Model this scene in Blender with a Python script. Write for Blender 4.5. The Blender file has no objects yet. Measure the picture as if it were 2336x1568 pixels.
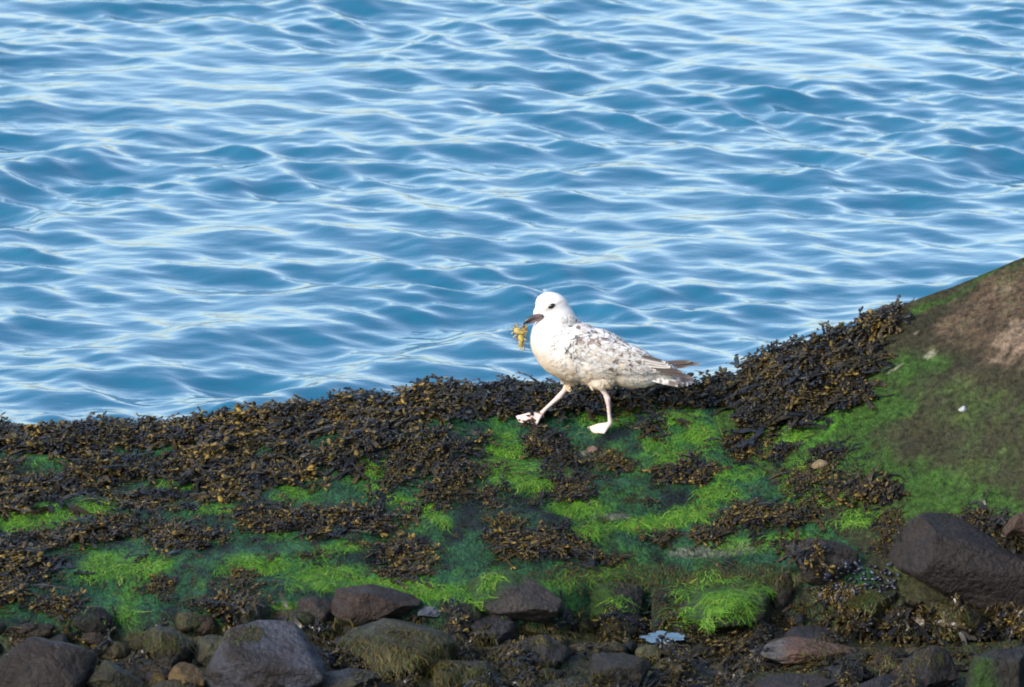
import bpy, bmesh, math, random
import numpy as np
from mathutils import Vector, Matrix
from mathutils.bvhtree import BVHTree

random.seed(7)
RNG = np.random.default_rng(7)
scene = bpy.context.scene
C = scene.collection

# ------------------------------------------------------------------ camera
PITCH = math.radians(12.35)
CAM = np.array([0.0, -24.4, 5.6])
FPX = 8010.0                      # focal length in pixels of a 1024 wide picture
cam_d = bpy.data.cameras.new('camera')
cam = bpy.data.objects.new('camera', cam_d)
C.objects.link(cam)
cam.location = CAM
cam.rotation_euler = (math.pi / 2 - PITCH, 0, 0)
cam_d.sensor_width = 36.0
cam_d.lens = FPX / 1024 * 36.0
cam_d.clip_start = 0.5
cam_d.clip_end = 5000
cam_d.dof.use_dof = True
cam_d.dof.focus_distance = 25.0
cam_d.dof.aperture_fstop = 13.0
scene.camera = cam

# ------------------------------------------------------------------ sky, sun, exposure
SUN_EL, SUN_AZ = math.radians(34), math.radians(232)     # azimuth clockwise from +Y: behind the camera, to the left
world = bpy.data.worlds.new('World')
scene.world = world
world.use_nodes = True
wn = world.node_tree
bg = wn.nodes['Background']
sky = wn.nodes.new('ShaderNodeTexSky')
sky.sky_type = 'NISHITA'
sky.sun_disc = False
sky.sun_elevation = SUN_EL
sky.sun_rotation = SUN_AZ
sky.air_density = 1.0
sky.dust_density = 1.9
sky.ozone_density = 0.8
wn.links.new(sky.outputs[0], bg.inputs[0])
bg.inputs[1].default_value = 0.132
sun_d = bpy.data.lights.new('sun', 'SUN')
sun_d.energy = 1.5
sun_d.angle = math.radians(12)
sun_d.color = (1.0, 0.93, 0.84)
sun = bpy.data.objects.new('sun', sun_d)
C.objects.link(sun)
sdir = Vector((math.sin(SUN_AZ) * math.cos(SUN_EL), math.cos(SUN_AZ) * math.cos(SUN_EL), math.sin(SUN_EL)))
sun.rotation_euler = sdir.to_track_quat('Z', 'Y').to_euler()
sun.location = sdir * 30
scene.view_settings.view_transform = 'Standard'
scene.view_settings.look = 'None'
scene.view_settings.exposure = 1.5
scene.view_settings.gamma = 1.0
scene.view_settings.use_curve_mapping = False
scene.cycles.filter_width = 1.9
scene.cycles.max_bounces = 6

# ------------------------------------------------------------------ helpers
K = 2336.0 / 1024.0               # the survey of the picture is in units of 1/2336 of its width
FW = np.array([0, math.cos(PITCH), -math.sin(PITCH)])
UP = np.array([0, math.sin(PITCH), math.cos(PITCH)])


def ray(u, v):
    """direction of the sight line through survey point (u, v); forward component 1"""
    cx = (np.asarray(u, float) / K - 512.0) / FPX
    cy = -(np.asarray(v, float) / K - 343.5) / FPX
    return np.stack([cx, FW[1] + cy * UP[1], FW[2] + cy * UP[2]], -1)


def at(u, v, Y):
    d = ray(u, v)
    t = (Y - CAM[1]) / d[..., 1]
    return CAM + d * t[..., None]


def survey(P):
    """where a world point stands in survey units"""
    Q = np.asarray(P, float) - CAM
    f = Q @ FW
    return (Q[..., 0] / f * FPX + 512) * K, (-(Q @ UP) / f * FPX + 343.5) * K


def _h2(i, j, s):
    n = (i.astype(np.int64) * 374761393 + j.astype(np.int64) * 668265263 + s * 974634721) & 0x7fffffff
    n = ((n ^ (n >> 13)) * 1274126177) & 0x7fffffff
    return ((n ^ (n >> 16)) & 0xffff) / 32767.5 - 1.0


def vnoise(x, y, s=0):
    x = np.asarray(x, float); y = np.asarray(y, float)
    i = np.floor(x); j = np.floor(y)
    fx = x - i; fy = y - j
    fx = fx * fx * fx * (fx * (fx * 6 - 15) + 10); fy = fy * fy * fy * (fy * (fy * 6 - 15) + 10)
    a = _h2(i, j, s); b = _h2(i + 1, j, s); c = _h2(i, j + 1, s); d = _h2(i + 1, j + 1, s)
    return (a * (1 - fx) + b * fx) * (1 - fy) + (c * (1 - fx) + d * fx) * fy


def fbm(x, y, s=0, o=4):
    r = 0; a = 1.0; t = 0
    for k in range(o):
        r = r + a * vnoise(x * 2 ** k, y * 2 ** k, s + k * 17); t += a; a *= 0.5
    return r / t


def vnoise3(P, s=0):
    P = np.asarray(P, float)
    z = P[:, 2]; k = np.floor(z); f = z - k; f = f * f * (3 - 2 * f)
    r = np.zeros(len(P))
    for kk in np.unique(k):
        m = k == kk
        r[m] = vnoise(P[m, 0], P[m, 1], int(s + kk * 57)) * (1 - f[m]) + vnoise(P[m, 0], P[m, 1], int(s + kk * 57 + 57)) * f[m]
    return r


def fbm3(P, s=0, o=4):
    r = 0; a = 1.0; t = 0
    for k in range(o):
        r = r + a * vnoise3(P * 2 ** k + k * 3.7, s + k * 31); t += a; a *= 0.5
    return r / t


def sstep(a, b, x):
    t = np.clip((x - a) / (b - a), 0, 1)
    return t * t * (3 - 2 * t)


def mesh(name, V, F, mat=None, col=None, smooth=True):
    """V (n,3), F (m,k) index array -> mesh data with an optional colour per vertex"""
    V = np.ascontiguousarray(V, dtype=np.float32); F = np.ascontiguousarray(F, dtype=np.int32)
    me = bpy.data.meshes.new(name)
    me.vertices.add(len(V)); me.vertices.foreach_set('co', V.ravel())
    me.loops.add(F.size); me.loops.foreach_set('vertex_index', F.ravel())
    me.polygons.add(len(F)); me.polygons.foreach_set('loop_start', np.arange(0, F.size, F.shape[1], dtype=np.int32))
    me.update(calc_edges=True)
    me.polygons.foreach_set('use_smooth', np.full(len(F), smooth))
    if col is not None:
        c4 = np.ones((len(V), 4), np.float32); c4[:, :3] = col
        ca = me.color_attributes.new('Col', 'FLOAT_COLOR', 'POINT')
        ca.data.foreach_set('color', c4.ravel())
    if mat: me.materials.append(mat)
    return me


def obj(name, me, parent=None):
    o = bpy.data.objects.new(name, me); C.objects.link(o)
    if parent is not None: o.parent = parent
    return o


def tag(o, label=None, cat=None, group=None, kind=None):
    if label: o['label'] = label
    if cat: o['category'] = cat
    if group: o['group'] = group
    if kind: o['kind'] = kind
    return o


def grid_faces(nx, ny):
    i = np.arange(nx - 1)[:, None] * ny + np.arange(ny - 1)[None, :]
    return np.stack([i, i + ny, i + ny + 1, i + 1], -1).reshape(-1, 4)


def nd(nt, t, **kw):
    n = nt.nodes.new(t)
    for k, v in kw.items():
        if k.startswith('i_'):
            n.inputs[k[2:].replace('_', ' ')].default_value = v
        else: setattr(n, k, v)
    return n


def new_mat(name):
    m = bpy.data.materials.new(name); m.use_nodes = True
    return m, m.node_tree, m.node_tree.nodes['Principled BSDF']


def col_mat(name, rough=0.5, spec=0.5, nscale=120, namt=0.35, bump=0.3, bscale=150, bdist=0.004, stretch=None, rvar=0.0, coat=0.0):
    """material that takes its colour from the vertex colours, with procedural grain and relief"""
    m, nt, b = new_mat(name)
    at_ = nd(nt, 'ShaderNodeAttribute', attribute_name='Col')
    tc = nd(nt, 'ShaderNodeTexCoord'); mp = nd(nt, 'ShaderNodeMapping')
    if stretch: mp.inputs['Scale'].default_value = stretch
    nt.links.new(tc.outputs['Object'], mp.inputs[0])
    n1 = nd(nt, 'ShaderNodeTexNoise', i_Scale=nscale, i_Detail=5.0, i_Roughness=0.65)
    nt.links.new(mp.outputs[0], n1.inputs['Vector'])
    mr = nd(nt, 'ShaderNodeMapRange'); mr.inputs[1].default_value = 0.25; mr.inputs[2].default_value = 0.75
    mr.inputs[3].default_value = 1 - namt; mr.inputs[4].default_value = 1 + namt
    nt.links.new(n1.outputs[0], mr.inputs[0])
    mx = nd(nt, 'ShaderNodeMix', data_type='RGBA', blend_type='MULTIPLY'); mx.inputs[0].default_value = 1.0
    nt.links.new(at_.outputs[0], mx.inputs[6]); nt.links.new(mr.outputs[0], mx.inputs[7])
    nt.links.new(mx.outputs[2], b.inputs['Base Color'])
    b.inputs['Roughness'].default_value = rough
    b.inputs['Specular IOR Level'].default_value = spec
    if coat:
        b.inputs['Coat Weight'].default_value = coat; b.inputs['Coat Roughness'].default_value = 0.2
    if rvar:
        n3 = nd(nt, 'ShaderNodeTexNoise', i_Scale=nscale * 0.25, i_Detail=3.0)
        nt.links.new(tc.outputs['Object'], n3.inputs['Vector'])
        m3 = nd(nt, 'ShaderNodeMapRange'); m3.inputs[1].default_value = 0.35; m3.inputs[2].default_value = 0.65
        m3.inputs[3].default_value = rough - rvar; m3.inputs[4].default_value = rough + rvar
        nt.links.new(n3.outputs[0], m3.inputs[0]); nt.links.new(m3.outputs[0], b.inputs['Roughness'])
    if bump:
        n2 = nd(nt, 'ShaderNodeTexNoise', i_Scale=bscale, i_Detail=6.0, i_Roughness=0.6)
        nt.links.new(mp.outputs[0], n2.inputs['Vector'])
        bp = nd(nt, 'ShaderNodeBump', i_Strength=bump, i_Distance=bdist)
        nt.links.new(n2.outputs[0], bp.inputs['Height']); nt.links.new(bp.outputs[0], b.inputs['Normal'])
    return m


M_GROUND = col_mat('wet_ledge', 0.42, 0.14, 90, 0.95, 1.0, 90, 0.014, (1, 0.55, 1), 0.16)
M_SLOPE = col_mat('slope_rock', 0.75, 0.12, 55, 0.95, 1.0, 70, 0.014, (1, 0.8, 1), 0.1)
M_ROCK = col_mat('shore_rock', 0.55, 0.18, 60, 0.6, 1.0, 50, 0.022, None, 0.14)
M_WEED = col_mat('wet_seaweed', 0.34, 0.22, 160, 0.3, 0.2, 220, 0.002, None, 0.08)
M_ALGAE = col_mat('green_weed', 0.55, 0.15, 90, 0.3, 0.0)
M_FEATHER = col_mat('feathers', 0.85, 0.2, 240, 0.06, 0.15, 300, 0.002)
M_SKIN = col_mat('leg_skin', 0.55, 0.4, 300, 0.08, 0.3, 500, 0.001)
M_BILL = col_mat('bill_horn', 0.35, 0.5, 200, 0.15, 0.1, 300, 0.001)

# ------------------------------------------------------------------ sea
def water_mat(name, body, rough, bump_s, ior=1.333):
    m, nt, b = new_mat(name)
    b.inputs['Base Color'].default_value = (*body, 1)
    b.inputs['Roughness'].default_value = rough
    b.inputs['IOR'].default_value = ior
    tc = nd(nt, 'ShaderNodeTexCoord'); mp = nd(nt, 'ShaderNodeMapping')
    mp.inputs['Rotation'].default_value = (0, 0, 0.5); mp.inputs['Scale'].default_value = (0.55, 1, 1)
    nt.links.new(tc.outputs['Object'], mp.inputs[0])
    n = nd(nt, 'ShaderNodeTexNoise', i_Scale=9.0, i_Detail=3.0, i_Roughness=0.5)
    nt.links.new(mp.outputs[0], n.inputs['Vector'])
    bp = nd(nt, 'ShaderNodeBump', i_Strength=bump_s, i_Distance=0.02)
    nt.links.new(n.outputs[0], bp.inputs['Height']); nt.links.new(bp.outputs[0], b.inputs['Normal'])
    return m


SEA_Z = -0.42
M_SEA = water_mat('sea_water', (0.004, 0.084, 0.148), 0.09, 0.3, 1.6)


def stretch_axis(a, b, step, far, ratio=1.16):
    core = list(np.arange(a, b, step))
    lo = []; s = step; x = a
    while x > -far: s *= ratio; x -= s; lo.append(x)
    hi = []; s = step; x = core[-1]
    while x < far: s *= ratio; x += s; hi.append(x)
    return np.array(lo[::-1] + core + hi)


gx = stretch_axis(-4.6, 4.6, 0.019, 900)
gy = stretch_axis(0.56, 12.2, 0.017, 900); gy = gy[gy > 0.55]
X, Y = np.meshgrid(gx, gy, indexing='ij')
dx_ = np.gradient(gx)[:, None] * np.ones_like(Y); dy_ = np.gradient(gy)[None, :] * np.ones_like(X)
stp = np.maximum(dx_, dy_)
Z = np.zeros_like(X); DX = np.zeros_like(X); DY = np.zeros_like(X)
wr = np.random.default_rng(21)
# slow groups of stronger and weaker waves
grp = 0.80 + 0.65 * fbm(X * 0.8, Y * 0.8, 91, 2)


def add_waves(n, l0, l1, ang, spread, steep, choppy):
    global Z, DX, DY
    for i in range(n):
        lam = math.exp(wr.uniform(math.log(l0), math.log(l1)))
        k = 2 * math.pi / lam
        th = math.radians(ang + wr.normal(0, spread))
        kx, ky = math.sin(th), -math.cos(th)          # 0 = running towards the shore
        a = steep / k * wr.uniform(0.6, 1.3) / math.sqrt(n)
        fade = 1 - sstep(lam * 0.22, lam * 0.45, stp)
        ph = k * (kx * X + ky * Y) + wr.uniform(0, 6.283)
        aa = a * fade * grp
        Z += aa * np.cos(ph)
        DX -= choppy * kx * aa * np.sin(ph); DY -= choppy * ky * aa * np.sin(ph)


add_waves(12, 0.6, 1.3, 50, 11, 0.11, 0.7)
add_waves(24, 0.22, 0.60, 4, 34, 0.18, 0.55)
add_waves(30, 0.16, 0.42, -52, 17, 0.205, 0.5)
add_waves(20, 0.075, 0.15, -20, 45, 0.09, 0.3)
V = np.stack([X + DX, Y + DY, Z + SEA_Z], -1).reshape(-1, 3)
sea = obj('sea_water', mesh('sea_water', V, grid_faces(len(gx), len(gy)), M_SEA))
tag(sea, kind='structure')

# ------------------------------------------------------------------ ledge (heightfield)
CREST = np.array([(-700, 1010), (0, 985), (300, 972), (600, 944), (900, 908), (1000, 888), (1250, 893), (1450, 890), (1620, 872), (1800, 860), (2336, 850), (3200, 850)], float)
YC = 0.32
_cp = at(CREST[:, 0], CREST[:, 1] - 8, YC)


_d = ray(1508, 1452); POOL = CAM + _d * ((-0.385 - CAM[2]) / _d[2])


def ledge_z(x, y):
    x = np.asarray(x, float); y = np.asarray(y, float)
    zc = np.interp(x, _cp[:, 0], _cp[:, 2]) + 0.012 * fbm(x * 3, y * 0 + 3, 5, 3)
    yc = YC + 0.05 * fbm(x * 1.7, x * 0 + 1.5, 8, 2)
    d = yc - y
    de = np.interp(x, [-1.6, -0.6, 0.1, 0.28, 0.85, 1.0, 1.6], [1.52, 1.42, 1.36, 1.2, 1.14, 1.2, 1.3]) + 0.06 * fbm(x * 2.5, x * 0 + 9, 12, 3)
    zf = np.interp(x, [-1.6, 0, 1.0, 1.6], [-0.325, -0.285, -0.24, -0.27])
    t = np.clip(d / de, 0, 1)
    z = zc + (zf - zc) * (0.12 * t * t + 0.88 * t)
    z = z + 0.020 * fbm(x * 2.6, y * 2.6, 31, 3) * sstep(0, 0.15, d) + 0.011 * fbm(x * 11, y * 9, 41, 3) + 0.016 * (np.abs(vnoise(x * 2.2 + .4 * fbm(x * 3, y * 3, 47, 2), y * 8 + fbm(x * 2, y * 2, 46, 2), 48)) - .3)
    # step down to the boulder floor
    fl = -0.40 - 0.03 * (d - de) + 0.035 * fbm(x * 3, y * 3, 55, 3)
    z = np.where(d > de, fl + (z - fl) * (1 - sstep(0, 0.08, d - de)), z)
    # hollow that holds the tide pool
    pr = np.sqrt(((x - POOL[0]) / .13) ** 2 + ((y - POOL[1]) / .11) ** 2)
    z = z + (np.minimum(z, POOL[2] - .012) - z) * (1 - sstep(.55, 1.15, pr + .25 * vnoise(x * 18, y * 18, 66)))
    # seaward side
    z = np.where(d < 0, z - 0.25 * np.abs(d) - 1.1 * np.abs(d) ** 1.5, z)
    return np.maximum(z, -1.6)


def slope_xl(d):
    return np.interp(d, [-0.6, 0, 0.25, 0.55, 0.9, 1.15, 1.5], [0.66, 0.66, 0.72, 0.80, 0.98, 1.12, 1.25])


def slope_z(x, y):
    d = YC + 0.03 - y
    k = 0.445
    e = x - slope_xl(d)
    T = k * 0.5 * (e + np.sqrt(e * e + 0.012)) - 0.012
    T = 1.4 * np.tanh(T / 1.4)
    base = np.interp(d, [-0.5, 0, 1.3, 3], [0.05, 0.05, -0.27, -0.5])
    w = sstep(0.0, 0.5, e)
    base = np.maximum(ledge_z(x, y), base - .04) * (1 - w) + base * w
    z = base + T + 0.018 * fbm(x * 2, y * 2, 77, 3) * w + 0.006 * fbm(x * 12, y * 12, 78, 4)
    z = z - sstep(1.28, 1.75, d + 0.06 * fbm(x * 3, y * 3, 79, 2)) * 0.75
    z = np.where(d < 0, z - 0.3 * np.abs(d) - 1.3 * np.abs(d) ** 1.5, z)
    return np.maximum(z, -1.7)


def ell(u, v, L, soft=0.55):
    """0..1 mask from ellipses (u, v, ru, rv, angle in degrees)"""
    m = np.zeros_like(u)
    for e in L:
        cu, cv, ru, rv = e[:4]; a = math.radians(e[4] if len(e) > 4 else 0); w = e[5] if len(e) > 5 else 1.0
        du = u - cu; dv = v - cv
        p = (du * math.cos(a) + dv * math.sin(a)) / ru; q = (-du * math.sin(a) + dv * math.cos(a)) / rv
        m = np.maximum(m, w * (1 - sstep(soft, 1.45, np.sqrt(p * p + q * q))))
    return m


BRIGHT = [(120, 1175, 150, 34, -12), (230, 1150, 60, 18, -8), (390, 1100, 70, 18, 0, .8), (490, 1163, 45, 15), (660, 1125, 42, 18, 0, .7), (300, 1288, 120, 30, -6, .8),
          (560, 1292, 90, 25, 0, .7), (740, 1318, 120, 24, -5), (920, 1342, 120, 28, 4), (780, 1255, 55, 18, 0, .6), (1145, 1035, 52, 46), (1180, 1082, 85, 28, 10), (1370, 965, 58, 48, 0, .9),
          (1545, 943, 62, 20), (1610, 985, 60, 26, 0, .8), (1450, 942, 34, 15, 0, .8), (1272, 943, 26, 10, 0, .8), (890, 1130, 70, 16, 22), (980, 1170, 60, 12, 25, .9), (845, 1060, 24, 38, 0, .8),
          (1320, 1158, 65, 22, 0, .9), (1460, 1193, 150, 24, -5), (1590, 1168, 70, 15), (1645, 1122, 55, 20, 0, .9), (1760, 1235, 130, 30, 0, .8), (1960, 1185, 75, 24, 0, .8), (1640, 1350, 120, 40, 15),
          (1560, 1415, 75, 30, -25), (630, 1395, 90, 22, -14), (1080, 1345, 70, 30, -38, .8), (220, 1395, 110, 22, 0, .6), (500, 1425, 60, 18, 0, .5), (1770, 980, 60, 20, 20, .7), (1500, 1010, 40, 14, 0, .6),
          (60, 1045, 60, 16, 0, .55), (1350, 1310, 120, 22, -5, .6), (1560, 1040, 60, 20, 0, .6), (1790, 1010, 90, 30, 15, .9), (1830, 1090, 70, 40, 0, .7), (1700, 1080, 60, 24, 0, .6), (1900, 1130, 90, 30, 0, .6), (1240, 1090, 40, 20, 0, .6), (680, 1385, 60, 16, -10, .8), (1420, 1400, 30, 40, 0, .6)]
GREY = [(1640, 1255, 110, 16, -4), (1390, 1178, 50, 8), (1900, 1165, 40, 8), (1350, 1035, 40, 8), (1980, 1200, 60, 8)]


def algae_amt(x, y, u, v):
    wx = x + 0.05 * fbm(x * 5, y * 5, 141, 3); wy = y + 0.05 * fbm(x * 5, y * 5, 151, 3)
    n1 = fbm(wx * 8, wy * 5, 101, 4); n2 = fbm(wx * 26, wy * 14, 111, 4); n4 = fbm(wx * 3.5, wy * 4.5, 131, 3)
    du = 40 * fbm(x * 6, y * 4, 161, 3); dv = 16 * fbm(x * 6, y * 6, 171, 3)
    return ell(u + du, v + dv, BRIGHT, .25) * 0.95 + 0.10 * ell(u, v, [(1500, 1130, 520, 170), (500, 1320, 500, 90)], .5) + 0.55 * n1 + 0.45 * n2 + 0.25 * n4, n1, n2


def ledge_col(P):
    u, v = survey(P)
    x, y = P[:, 0], P[:, 1]
    n3 = fbm(x * 2.2, y * 2.2, 121, 3)
    A, n1, n2 = algae_amt(x, y, u, v)
    rock = np.array([0.006, 0.009, 0.008]); film = np.array([0.018, 0.072, 0.026]); teal = np.array([0.014, 0.060, 0.032]); green = np.array([0.034, 0.115, 0.016]); lime = np.array([0.085, 0.215, 0.012])
    m = 0.6 * fbm(x * 9 + 3, y * 5, 181, 4) + 0.5 * fbm(x * 30, y * 14, 191, 3) + 0.4 * n3
    f = sstep(-0.30, 0.30, m)[:, None]
    c = rock * (1 - f) + film * f
    tl = sstep(0.0, 0.45, fbm(x * 5, y * 6, 195, 4) + 0.3 * n2)[:, None] * 0.5
    c = c * (1 - tl) + teal * tl
    g = sstep(0.08, 0.55, A)[:, None]
    c = c * (1 - g) + green * g
    l = sstep(0.46, 1.0, A)[:, None]
    c = c * (1 - l) + lime * l
    gr = sstep(0.35, 0.8, ell(u, v, GREY) + 0.3 * n2)[:, None] * 0.7
    c = c * (1 - gr) + np.array([0.13, 0.125, 0.10]) * gr
    # bare boulder floor
    fl = sstep(-0.33, -0.40, P[:, 2] + 0.02 * n1)[:, None]
    fc = np.array([0.050, 0.046, 0.028]) * (1 + 0.5 * n2[:, None])
    c = c * (1 - 0.75 * fl) + fc * 0.75 * fl
    return np.clip(c * .72, 0.001, 1)


tx = stretch_axis(-1.95, 1.95, 0.012, 30, 1.25); ty = stretch_axis(-2.6, 0.75, 0.012, 12, 1.25); ty = ty[ty < 5]
TX, TY = np.meshgrid(tx, ty, indexing='ij')
TV = np.stack([TX, TY, ledge_z(TX, TY)], -1).reshape(-1, 3)
TF = grid_faces(len(tx), len(ty))
_tu, _tv = survey(TV)
AMT = algae_amt(TV[:, 0], TV[:, 1], _tu, _tv)[0].reshape(TX.shape)
ground = obj('shore_ground', mesh('shore_ground', TV, TF, M_GROUND, ledge_col(TV)))
tag(ground, kind='structure')

# ------------------------------------------------------------------ smooth sloping rock on the right
BROWN = [(2300, 700, 260, 90, -25), (2290, 780, 110, 60, -30, 1.0), (2250, 830, 90, 70, 0, .5)]
PINK = [(2310, 770, 110, 50, -35), (2270, 680, 120, 20, -28, .5), (2310, 1000, 60, 40, 0, .25)]
SGREEN = [(1700, 950, 90, 60, 0, .9), (1850, 1000, 180, 70, -12), (1980, 930, 120, 60, -25, .9), (2080, 850, 110, 50, -25, .8), (2050, 1110, 200, 60, 5, .9), (2200, 1150, 200, 50, 0, .9), (2010, 760, 50, 20, -30, .9), (1930, 1050, 120, 50, 0, .9), (2120, 690, 90, 12, -22, .8), (2250, 640, 90, 8, -25, .7)]


def slope_col(P):
    u, v = survey(P)
    x, y = P[:, 0], P[:, 1]
    n1 = fbm(x * 7, y * 5, 201, 4); n2 = fbm(x * 26, y * 22, 211, 4); n3 = fbm(x * 2.5, y * 2.5, 221, 3)
    olive = np.array([0.056, 0.055, 0.028]); brown = np.array([0.135, 0.094, 0.060]); pink = np.array([0.36, 0.265, 0.185]); green = np.array([0.050, 0.130, 0.018]); lime = np.array([0.085, 0.26, 0.022])
    c = olive * (1 + 0.35 * n1[:, None])
    du = 50 * fbm(x * 5, y * 5, 231, 3); dv = 25 * fbm(x * 5, y * 5, 241, 3); n2 = n2 + .5 * fbm(x * 60, y * 50, 251, 3)
    b = sstep(0.2, 1.0, ell(u + du, v + dv, BROWN, .2) + 0.5 * n2 + 0.3 * n1)[:, None]
    c = c * (1 - b) + brown * (1 + 0.3 * n2[:, None]) * b
    s = sstep(0.15, 0.6, n2 + 0.4 * n1 - 0.15)[:, None] * 0.5
    c = c * (1 - s) + brown * s
    p = sstep(0.4, 1.15, ell(u + du, v + dv, PINK, .2) + 0.6 * n2 + 0.3 * n1)[:, None]
    c = c * (1 - p) + pink * p
    A = ell(u + 1.5 * du, v + 1.5 * dv, SGREEN, .15)
    g = sstep(-0.12, 0.9, A + 0.45 * n1 + 0.4 * n2)[:, None] * .92
    c = c * (1 - g) + green * (1 + 0.3 * n2[:, None]) * g
    l = sstep(0.75, 1.3, ell(u, v, [(1830, 990, 140, 50, -15), (1760, 1000, 80, 60), (1900, 1060, 110, 40, 0, .8), (2010, 762, 40, 16, -25)]) + 0.45 * n2 + 0.3 * n1)[:, None]
    c = c * (1 - l) + lime * l
    w = 0.8 * sstep(0.85, 1.15, ell(u, v, [(2030, 843, 36, 10, -20), (2100, 815, 60, 9, -14, .8), (2010, 800, 30, 12, -20, .7), (2060, 770, 50, 16, -10, .6), (2190, 1140, 60, 8, 0, .5), (1960, 1125, 70, 8, -12, .5)]) + 0.8 * n2)[:, None]
    c = c * (1 - w) + np.array([0.42, 0.40, 0.30]) * w
    return np.clip(c * .42, 0.002, 1)


sx = stretch_axis(0.5, 2.1, 0.011, 9, 1.25); sx = sx[sx > 0.4]; sy = stretch_axis(-1.7, 0.8, 0.011, 6, 1.3); sy = sy[(sy < 3) & (sy > -4)]
SX, SY = np.meshgrid(sx, sy, indexing='ij')
SV = np.stack([SX, SY, slope_z(SX, SY)], -1).reshape(-1, 3)
SF = grid_faces(len(sx), len(sy))
slope = obj('sloping_rock', mesh('sloping_rock', SV, SF, M_SLOPE, slope_col(SV)))
tag(slope, 'large smooth brown rock slope filmed with green algae beside the seaweed mound', 'rock')

# ------------------------------------------------------------------ boulders and stones
_bm = bmesh.new(); bmesh.ops.create_icosphere(_bm, subdivisions=5, radius=1.0)
ICO5 = (np.array([v.co[:] for v in _bm.verts]), np.array([[v.index for v in f.verts] for f in _bm.faces])); _bm.free()
_bm = bmesh.new(); bmesh.ops.create_icosphere(_bm, subdivisions=2, radius=1.0)
ICO2 = (np.array([v.co[:] for v in _bm.verts]), np.array([[v.index for v in f.verts] for f in _bm.faces])); _bm.free()


def rock_shape(seed, planes=(), nrand=17, ico=ICO5, rough=0.085, hard=0.97, lo=0.52, hi=0.82):
    r = np.random.default_rng(seed)
    P = ico[0].copy()
    pl = [(np.array(n, float), o) for n, o in planes]
    for _ in range(nrand):
        n = r.normal(size=3); n /= np.linalg.norm(n); pl.append((n, r.uniform(lo, hi)))
    for n, o in pl:
        n = n / np.linalg.norm(n)
        d = P @ n - o
        P = P - n * (np.log1p(np.exp(np.clip(d * 55, -40, 40))) / 55 * hard)[:, None]
    lo_, hi_ = P.min(0), P.max(0); P = (P - (lo_ + hi_) / 2) / ((hi_ - lo_) / 2)
    nn = P / np.linalg.norm(P, axis=1)[:, None]
    P = P + nn * (rough * fbm3(P * 1.6 + seed, seed, 5) + 0.5 * rough * fbm3(P * 5 + seed, seed + 5, 5) - 0.5 * rough * np.abs(fbm3(P * 3 + seed, seed + 8, 3)))[:, None]
    return P


hit_geo = [(TV, TF), (SV, SF)]


def bvh_of(geo):
    vs, fs, o = [], [], 0
    for v, f in geo:
        vs.append(v); fs += (f + o).tolist(); o += len(v)
    return BVHTree.FromPolygons(np.concatenate(vs).tolist(), fs)


GROUND_BVH = bvh_of(hit_geo)
CV = Vector(CAM)


def hit(u, v, bvh=None):
    d = Vector(ray(u, v)); d.normalize()
    loc, n, i, dist = (bvh or GROUND_BVH).ray_cast(CV, d)
    if loc is None: return None
    if n.dot(d) > 0: n = -n
    return loc, n, i


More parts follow.
